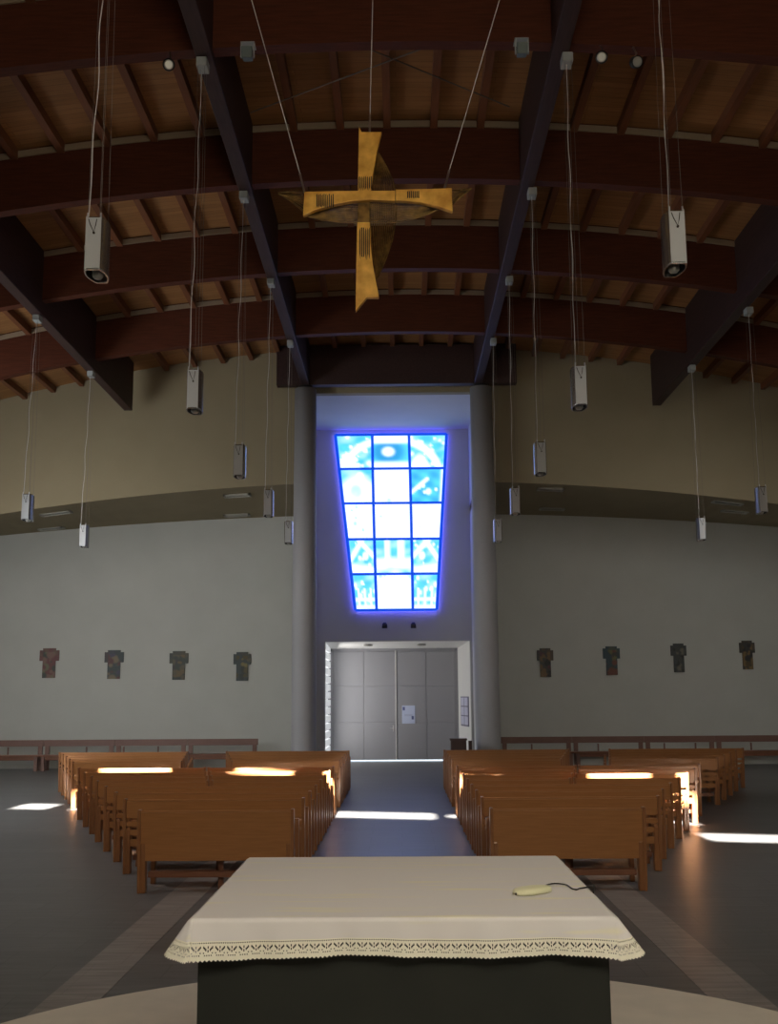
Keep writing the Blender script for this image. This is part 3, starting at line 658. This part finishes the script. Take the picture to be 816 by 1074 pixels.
def pew(x0, x1, Y, label, solid=False):
    t = thing('pew', label, 'pew', ((x0 + x1) / 2, Y, 0), 'wooden pews')
    end_frame(t, x0, 1, Y); end_frame(t, x1, -1, Y)
    a, c = x0 + .036, x1 - .036
    def board(z0, z1, name):
        o0, o1 = .05 * (.84 - z0) / .5, .05 * (.84 - z1) / .5
        MB().hexa([(a, Y + o0, z0), (c, Y + o0, z0), (c, Y + o0 + .025, z0), (a, Y + o0 + .025, z0), (a, Y + o1, z1), (c, Y + o1, z1), (c, Y + o1 + .025, z1), (a, Y + o1 + .025, z1)]).build(name, M['oak'], t, bevel=.004)
    if solid: board(.335, .84, 'front_panel')
    else:
        for z0, z1 in ((.645, .84), (.55, .605), (.445, .51), (.315, .40)): board(z0, z1, 'back_slat')
    MB().hexa([(a, Y - .002, .842), (c, Y - .002, .842), (c, Y + .2, .80), (a, Y + .2, .80), (a, Y - .002, .862), (c, Y - .002, .862), (c, Y + .2, .822), (a, Y + .2, .822)]).build('book_ledge', M['oak'], t, bevel=.004)
    a += .026; c -= .026
    MB().box(a, c, Y + .34, Y + .74, .42, .45).build('seat', M['oak'], t, bevel=.008)
    MB().box(a + .03, c - .03, Y + .15, Y + .27, .15, .21).build('kneeler', M['oak_dark'], t, bevel=.008)
    m_ = (x0 + x1) / 2 + .02
    MB().box(m_ - .025, m_ + .025, Y + .27, Y + .34, .0, .44).build('centre_leg', M['oak_dark'], t)
RY = [12.04, 13.35, 14.3, 15.25, 16.25, 17.2, 18.15, 19.2, 21.1, 22.05, 23.0, 23.95, 24.85]
LX = [-2.82, -3.3, -3.66, -4.04, -4.43, -4.78, -5.15, -5.55, -6.22, -6.57, -6.92, -7.28, -7.62]
RX = [2.59, 3.05, 3.33, 3.66, 4.02, 4.37, 4.75, 5.1, 5.95, 6.35, 6.75, 7.15, 7.57]
ROWN = ('first', 'second', 'third', 'fourth', 'fifth', 'sixth', 'seventh', 'eighth')
for side in (-1, 1):
    sn = 'left' if side < 0 else 'right'
    for i, Y in enumerate(RY):
        inner = -1.15 if side < 0 else .935; outer = (LX if side < 0 else RX)[i]
        grp = 'front' if i <= 7 else 'rear'; rn = ROWN[i] if i <= 7 else ROWN[i - 8]
        if i <= 3:
            pew(min(inner, outer), max(inner, outer), Y, 'oak pew %s of the aisle, %s row of the front group' % (sn, rn), i == 0); continue
        if grp == 'front':
            g = .015; m_ = inner + (outer - inner) * .497
            segs = [(inner, m_ - side * g, 'aisle half'), (m_ + side * g, outer, 'outer half')]
        else:
            k = (Y - 21.1) / 3.75
            e = (-3.22 - .68 * k) if side < 0 else (3.02 + .70 * k); s_ = (-4.14 - .60 * k) if side < 0 else (3.9 + .69 * k)
            segs = [(inner, e, 'aisle half'), (s_, outer, 'outer half')]
        for (a, c, hn) in segs:
            pew(min(a, c), max(a, c), Y, 'oak pew %s of the aisle, %s row of the %s group, %s' % (sn, rn, grp, hn))

# ------------------------------------------------------------------ altar, cloth, microphone
AX, AY0, AY1, AZ = .668, 3.67, 5.0, 1.35
t = thing('altar_platform', 'round pale stone platform under the altar', 'platform', (0, 4.6, 0))
MB().lathe([(2.5, 0), (2.5, .18), (2.52, .18), (2.52, .2)], (0, 4.6, 0), 96).build('lower_step', M['disc'], t)
MB().lathe([(2.46, .2), (2.46, .37), (2.5, .37), (2.5, .4)], (0, 4.6, 0), 96).build('upper_step', M['disc'], t)
t = thing('altar', 'square dark stone altar block under the white lace cloth', 'altar', (0, 4.36, .4))
MB().box(-AX + .012, AX - .012, AY0 + .012, AY1 - .012, .42, AZ - .06).build('block', M['altar'], t, bevel=.006)
MB().box(-AX, AX, AY0, AY1, AZ - .06, AZ - .002).build('table_top', M['altar'], t, bevel=.004)
MB().box(-AX + .06, AX - .06, AY0 + .06, AY1 - .06, .4, .42).build('plinth', M['altar'], t)
tc = thing('altar_cloth', 'white linen altar cloth with scalloped lace hem hanging over the dark altar', 'tablecloth', (0, 4.36, AZ))
cx_, cy_ = AX + .004, None
Y0, Y1 = AY0 - .004, AY1 + .004
# perimeter walk: list of (base point, normal angle, corner factor, arc length)
def perim(step):
    out = []; s = 0
    corners = [(-cx_, Y0), (cx_, Y0), (cx_, Y1), (-cx_, Y1)]
    for k in range(4):
        a = corners[k]; c = corners[(k + 1) % 4]; L = math.hypot(c[0] - a[0], c[1] - a[1]); n = int(round(L / step)); ang = -math.pi / 2 + k * math.pi / 2
        for i in range(n + 1):
            u = i / n; fl = (.2 + .72 * math.exp(-(u if k == 1 else 1 - u) * L / .13)) if k in (1, 3) else .2 if k == 2 else .22 * math.exp(-min(u, 1 - u) * L / .1); out.append(((a[0] + (c[0] - a[0]) * u, a[1] + (c[1] - a[1]) * u), ang, fl, s + L * u))
        s += L; nc = int(round(.17 / step))
        for i in range(1, nc):
            u = i / nc; f0, f1 = ((.22, .92), (.2, .2), (.2, .2), (.92, .22))[k]; out.append((c, ang + u * math.pi / 2, f0 + (f1 - f0) * u, s + .17 * u))
        s += .17
    return out
def hang(e, P_):
    (bx_, by_), ang, cf, s = P_
    e2 = e * (1 + .14 * min(1, cf * 3))
    rip = .006 * math.sin(s * 21) + .004 * math.sin(s * 47 + 1)
    out = .010 + e2 * (.10 + .56 * cf) + rip * (e / .1)
    r0 = min(e2, .012)
    z = AZ + .004 - math.sqrt(max(e2 * e2 - (e2 * (.08 + .56 * cf)) ** 2, 0)) - .004 * math.sin(s * 9) * (e / .1)
    if e <= 0: return (bx_, by_, AZ + .004)
    return (bx_ + math.cos(ang) * out, by_ + math.sin(ang) * out, z)
PM = perim(.0034); n = len(PM); SEAM = .062
b = MB(); es = [0, .006, .014, .026, .044, SEAM]
for e in es: b.v += [hang(e, q) for q in PM]
for j in range(len(es) - 1): b.f += [(j * n + k, j * n + (k + 1) % n, (j + 1) * n + (k + 1) % n, (j + 1) * n + k) for k in range(n)]
G = 30; gi = len(b.v)
for j in range(G + 1):
    for i in range(G + 1):
        x = -cx_ + 2 * cx_ * i / G; y = Y0 + (Y1 - Y0) * j / G; edge = min(i, j, G - i, G - j)
        b.v.append((x, y, AZ + .004 + (0 if edge == 0 else .0006 * math.sin(9 * x + 3 * y) + .0004 * math.sin(23 * y))))
for j in range(G):
    for i in range(G): b.f.append((gi + j * (G + 1) + i, gi + j * (G + 1) + i + 1, gi + (j + 1) * (G + 1) + i + 1, gi + (j + 1) * (G + 1) + i))
b.build('linen', M['cloth'], tc, True)
MOT = ["...........", ".#...#...#.", ".##..#..##.", "..##...##..", "...#.#.#...", ".....#.....", ".#.......#.", "...........", "..#.#.#.#..", "...........", "..........."]
rows = 16; HEM = .116
b = MB(); step = (HEM - SEAM) / rows
for j in range(rows + 1):
    for k, q in enumerate(PM):
        e = SEAM + step * j
        if j >= rows - 2: e += (.006 * abs(((q[3] / .0135) % 1) * 2 - 1) - .003) * (1 if j == rows else .5)
        b.v.append(hang(e, q))
for j in range(rows):
    for k in range(n):
        hole_ = False
        if j == 1: hole_ = k % 2 == 0
        elif 3 <= j <= 13: hole_ = MOT[(j - 3)][k % 11] == '#'
        if not hole_: b.f.append((j * n + k, j * n + (k + 1) % n, (j + 1) * n + (k + 1) % n, (j + 1) * n + k))
lo = b.build('lace_hem', M['lace'], tc); lo['label'] = 'cream openwork lace band with scalloped edge'
# boundary microphone lying on the cloth
a, c = atz(541, 936, AZ + .015), atz(577, 931, AZ + .015)
t = thing('microphone', 'flat ivory microphone with a black cord lying on the altar cloth', 'microphone', ((a.x + c.x) / 2, (a.y + c.y) / 2, AZ + .006))
ax = (c - a); ax.z = 0; Lm = ax.length; ax.normalize(); ay = Vector((-ax.y, ax.x, 0)); z0 = AZ + .006; mid_ = Vector(((a.x + c.x) / 2, (a.y + c.y) / 2, z0))
b = MB(); ol = []
for i in range(24):
    an = 2 * math.pi * i / 24; r_ = Lm / 2; ol.append((r_ * math.copysign(abs(math.cos(an)) ** .75, math.cos(an)), .04 * math.copysign(abs(math.sin(an)) ** .85, math.sin(an)) * (1 - .25 * math.cos(an))))
lay = []
for s_, h in ((1, 0), (1.0, .01), (.9, .018), (.55, .022)): lay.append([mid_ + ax * (u * s_) + ay * (v * s_) + Vector((0, 0, h)) for u, v in ol])
b.add([p for l_ in lay for p in l_], [(i * 24 + k, i * 24 + (k + 1) % 24, (i + 1) * 24 + (k + 1) % 24, (i + 1) * 24 + k) for i in range(3) for k in range(24)] + [tuple(range(24))[::-1], tuple(72 + k for k in range(24))])
b.build('body', M['mic'], t, True)
q = mid_ - ax * (Lm / 2 - .004); MB().lathe([(.006, 0), (.006, .007), (.003, .009)], q, 10).build('grille', M['black'], t)
pts = [atz(px, py, AZ + .009) for px, py in ((570, 929.5), (578, 927), (588, 927), (595, 928.5), (600, 932), (605, 933), (609, 931.5))]
ed = pts[-1]; pts += [ed + Vector((.05, .02, 0)), Vector((AX + .026, ed.y + .02, AZ - .012)), Vector((AX + .026, ed.y + .025, AZ - .3)), Vector((AX + .04, ed.y + .05, .41))]
fine = []
for i in range(len(pts) - 1):
    for k in range(4):
        t_ = k / 4; p0 = pts[max(i - 1, 0)]; p1 = pts[i]; p2 = pts[i + 1]; p3 = pts[min(i + 2, len(pts) - 1)]
        fine.append(.5 * (2 * p1 + (p2 - p0) * t_ + (2 * p0 - 5 * p1 + 4 * p2 - p3) * t_ ** 2 + (3 * p1 - p0 - 3 * p2 + p3) * t_ ** 3))
fine.append(pts[-1])
MB().tube(fine, .0026, 6).build('cord', M['black'], t)
